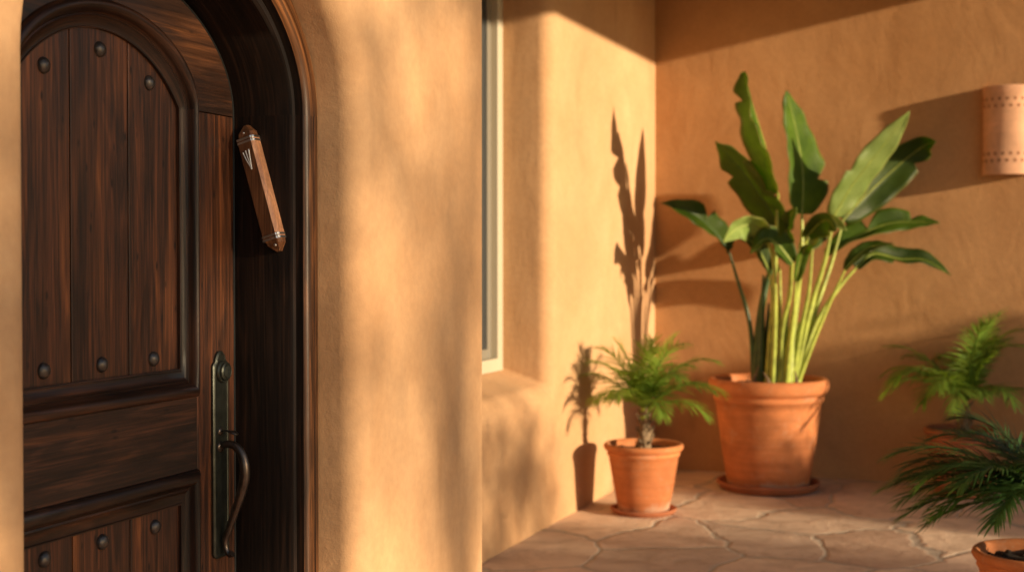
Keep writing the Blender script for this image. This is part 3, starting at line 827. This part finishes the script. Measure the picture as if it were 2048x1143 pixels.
#          azimuth, elev, length, droop
spec = [(-20,38,.46,1.9),(0,55,.48,2.1),(25,35,.44,2.0),(-45,50,.44,2.2),(-60,25,.38,2.0),(60,50,.42,1.9),(95,60,.42,1.6),(125,48,.36,1.8),
        (165,62,.40,1.5),(185,45,.36,1.5),(215,58,.38,1.8),(240,35,.36,2.0),(-80,55,.42,2.0),(-100,40,.36,2.2),(10,75,.40,1.6),(-30,68,.46,2.2),(200,74,.36,1.2),(80,78,.35,1.0),(-10,20,.36,1.8),(150,25,.30,1.6)]
for k, (a, e, L, dr) in enumerate(spec):
    frond(cr, R(a), R(e), L*1.12, dr*.78, .165, M['palm'], p1, n=27, lw=.0105, limp=.8, seed=k)
MB().tube(bez([(S1[0], S1[1], .50), (S1[0]+.004, S1[1], .56), (S1[0], S1[1], .63)], 6), [.026,.030,.028,.022,.016,.010,.004], n=12).build('crown_shaft', M['petiole'], p1)
# palm by the back wall
S2 = (-.395, 8.40, 0)
p2 = thing('potted_palm', 'bushy palm in a terracotta pot against the orange back wall, behind the dark foreground palm', 'potted palm', S2, 'potted plants on the patio')
pot_parts(p2, S2, .225, .40, .155, M['pot2'], .001, .045)
palm_trunk(p2, (S2[0], S2[1], .36), (S2[0]+.01, S2[1], .54), .030)
cr = (S2[0]+.01, S2[1], .56)
for k in range(26):
    a = 360*((k*.618) % 1); e = 25 + 55*((k*.37) % 1)
    L_ = .52+.09*math.sin(k*2.1)
    toward_wall = math.sin(R(a))*math.cos(R(e))
    if toward_wall > .15: L_ = min(L_, .24/toward_wall)
    ll_ = .19 if toward_wall < .1 else .13
    frond(cr, R(a), R(e), L_, 1.7+.5*math.sin(k), ll_, M['palm'], p2, n=28, lw=.0115, seed=50+k, limp=.8)
# dark foreground palm
S3 = (.012, 4.90, 0)
p3 = thing('potted_palm', 'dark green fine leaved palm in the nearest terracotta pot at the right', 'potted palm', S3, 'potted plants on the patio')
pot_parts(p3, S3, .212, .410, .150, M['pot'], .001, .04)
palm_trunk(p3, (S3[0]+.02, S3[1], .37), (S3[0]+.035, S3[1], .58), .030)
cr = (S3[0]+.035, S3[1], .610)
spec = [(184,30,.54,1.2),(176,12,.55,.9),(193,2,.48,.8),(168,42,.44,1.4),(203,28,.46,1.5),(158,18,.46,1.1),(212,8,.42,1.0),(228,30,.42,1.4),(146,45,.40,1.5),(180,58,.40,1.6),
        (245,15,.40,1.4),(265,40,.42,1.8),(290,50,.44,1.8),(320,45,.46,1.8),(350,50,.48,1.9),(20,45,.46,1.8),(50,50,.44,1.8),(80,45,.40,1.8),(110,40,.40,1.6),(0,70,.44,1.5),(130,20,.42,1.2),(30,20,.42,1.3),(330,20,.42,1.4),(186,-8,.40,.6),(180,22,.50,1.2),(190,18,.50,1.0),(172,26,.50,1.3),(199,14,.50,1.1),(165,4,.44,.9)]
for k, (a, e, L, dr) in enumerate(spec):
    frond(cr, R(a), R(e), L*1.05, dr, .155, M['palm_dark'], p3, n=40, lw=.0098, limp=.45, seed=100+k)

# ---------------------------------------------------------------- trees and shrubs out beyond the patio: they cast the dappled shade
def tree(name, label, cat, base, crown, rad, nclump, nleaf, lsz, seed, cl=.30, trunk_r=.12, group=None):
    rnd = random.Random(seed)
    rt = thing(name, label, cat, base, group)
    C = Vector(crown); B = Vector(base)
    tr = MB()
    mid = B.lerp(C, .55) + Vector((.15, .1, 0))
    tr.tube(bez([B, mid, C], 10), [trunk_r*(1.2-.085*i) for i in range(11)], n=10)
    lf = MB(); cs = []
    while len(cs) < nclump:
        d = Vector((rnd.uniform(-1,1), rnd.uniform(-1,1), rnd.uniform(-1,1)))
        if .25 < d.length < 1: cs.append(C + Vector((d.x*rad[0], d.y*rad[1], d.z*rad[2])))
    for c in cs:
        s0 = mid.lerp(C, rnd.random())
        tr.tube(bez([s0, s0.lerp(c, .5)+Vector((0,0,.08)), c], 5), [trunk_r*.28, trunk_r*.22, trunk_r*.16, trunk_r*.11, trunk_r*.07, .006], n=5, caps=False)
        for _ in range(nleaf):
            g = Vector((rnd.gauss(0,1), rnd.gauss(0,1), rnd.gauss(0,.8)))*cl*.5
            p = c + g
            a = Vector((rnd.gauss(0,1), rnd.gauss(0,1), rnd.gauss(0,1))).normalized(); b2 = a.orthogonal().normalized()
            l = lsz*rnd.uniform(.7,1.3)
            lf.add([p-a*l*.5, p+b2*l*.22, p+a*l*.5, p-b2*l*.22], [(0,1,2,3)])
    tr.build('trunk', M['bark'], rt); lf.build('crown', M['leafy'], rt, smooth=False)
    return rt
# positions follow the low sun: it comes from +X, a little toward -Y
PHI, ELV = R(10.0), R(10.2)
def upsun(y, z, X0, X):
    """where the ray that ends at (X0,y,z) passes at distance X"""
    k = X - X0
    return (X, y - k*math.tan(PHI), z + k*math.tan(ELV)/math.cos(PHI))
c = upsun(2.13, 1.2, -1.6, 11.0)
tree('shade_tree', 'leafy tree standing outside the patio opposite the arched door', 'tree', (c[0], c[1], 0), c, (1.0, .44, 1.5), 64, 110, .10, 3, .27)
c = upsun(3.30, 1.45, -1.47, 13.5)
tree('olive_tree', 'thin open crowned tree standing outside the patio', 'tree', (c[0], c[1], 0), c, (.9, .66, 1.5), 26, 26, .12, 5, .26, .08)
c = upsun(6.1, .40, -2.37, 9.5)
tree('low_shrub', 'low loose shrub at the outer edge of the patio', 'shrub', (c[0], c[1], 0), (c[0], c[1], c[2]-.5), (.5, .75, .8), 40, 60, .09, 8, .30, .03)
c = upsun(9.1, .30, -.9, 5.0)
tree('round_shrub', 'dense round shrub outside the patio near the back wall', 'shrub', (c[0], c[1], 0), (c[0], c[1]-.1, c[2]-.20), (.6, .70, .74), 100, 120, .09, 9, .30, .03)
c = upsun(8.02, .05, -1.4, 5.2)
tree('small_shrub', 'small rounded shrub just outside the patio, lower than its neighbours', 'shrub', (c[0], c[1], 0), (c[0], c[1], c[2]-.42), (.5, .42, .62), 60, 110, .08, 12, .24, .02)

# ---------------------------------------------------------------- light
sd_ = bpy.data.lights.new('sun', 'SUN'); sd_.energy = 5.0; sd_.angle = R(.85); sd_.color = (1.0, .78, .50)
so = bpy.data.objects.new('sun', sd_); COL.objects.link(so)
dvec = Vector((-math.cos(PHI)*math.cos(ELV), math.sin(PHI)*math.cos(ELV), -math.sin(ELV)))
so.rotation_euler = dvec.to_track_quat('-Z', 'Y').to_euler(); so.location = (12, -3, 5)
wd = bpy.data.worlds.new('World'); S.world = wd; wd.use_nodes = True
nt = wd.node_tree; bg = nt.nodes['Background']
sky = nt.nodes.new('ShaderNodeTexSky'); sky.sky_type = 'NISHITA'; sky.sun_disc = False
sky.sun_elevation = ELV
sky.sun_rotation = math.atan2(-dvec.x, -dvec.y)     # clockwise from +Y
sky.dust_density = .4; sky.air_density = 1.0
nt.links.new(sky.outputs[0], bg.inputs[0]); bg.inputs[1].default_value = .085

# ---------------------------------------------------------------- camera
cd = bpy.data.cameras.new('camera'); cam = bpy.data.objects.new('camera', cd); COL.objects.link(cam)
cam.location = (0, 0, 1.4); cam.rotation_euler = (R(90-1.157), 0, R(21.2))
cd.sensor_width = 36; cd.lens = 2700/2048*36; cd.clip_start = .05; cd.clip_end = 400
cd.dof.use_dof = True; cd.dof.focus_distance = 3.0; cd.dof.aperture_fstop = 3.7
S.camera = cam
S.view_settings.view_transform = 'Standard'; S.view_settings.look = 'None'; S.view_settings.gamma = 1
S.view_settings.use_curve_mapping = False
S.view_settings.exposure = .62
S.cycles.max_bounces = 8; S.cycles.use_denoising = True
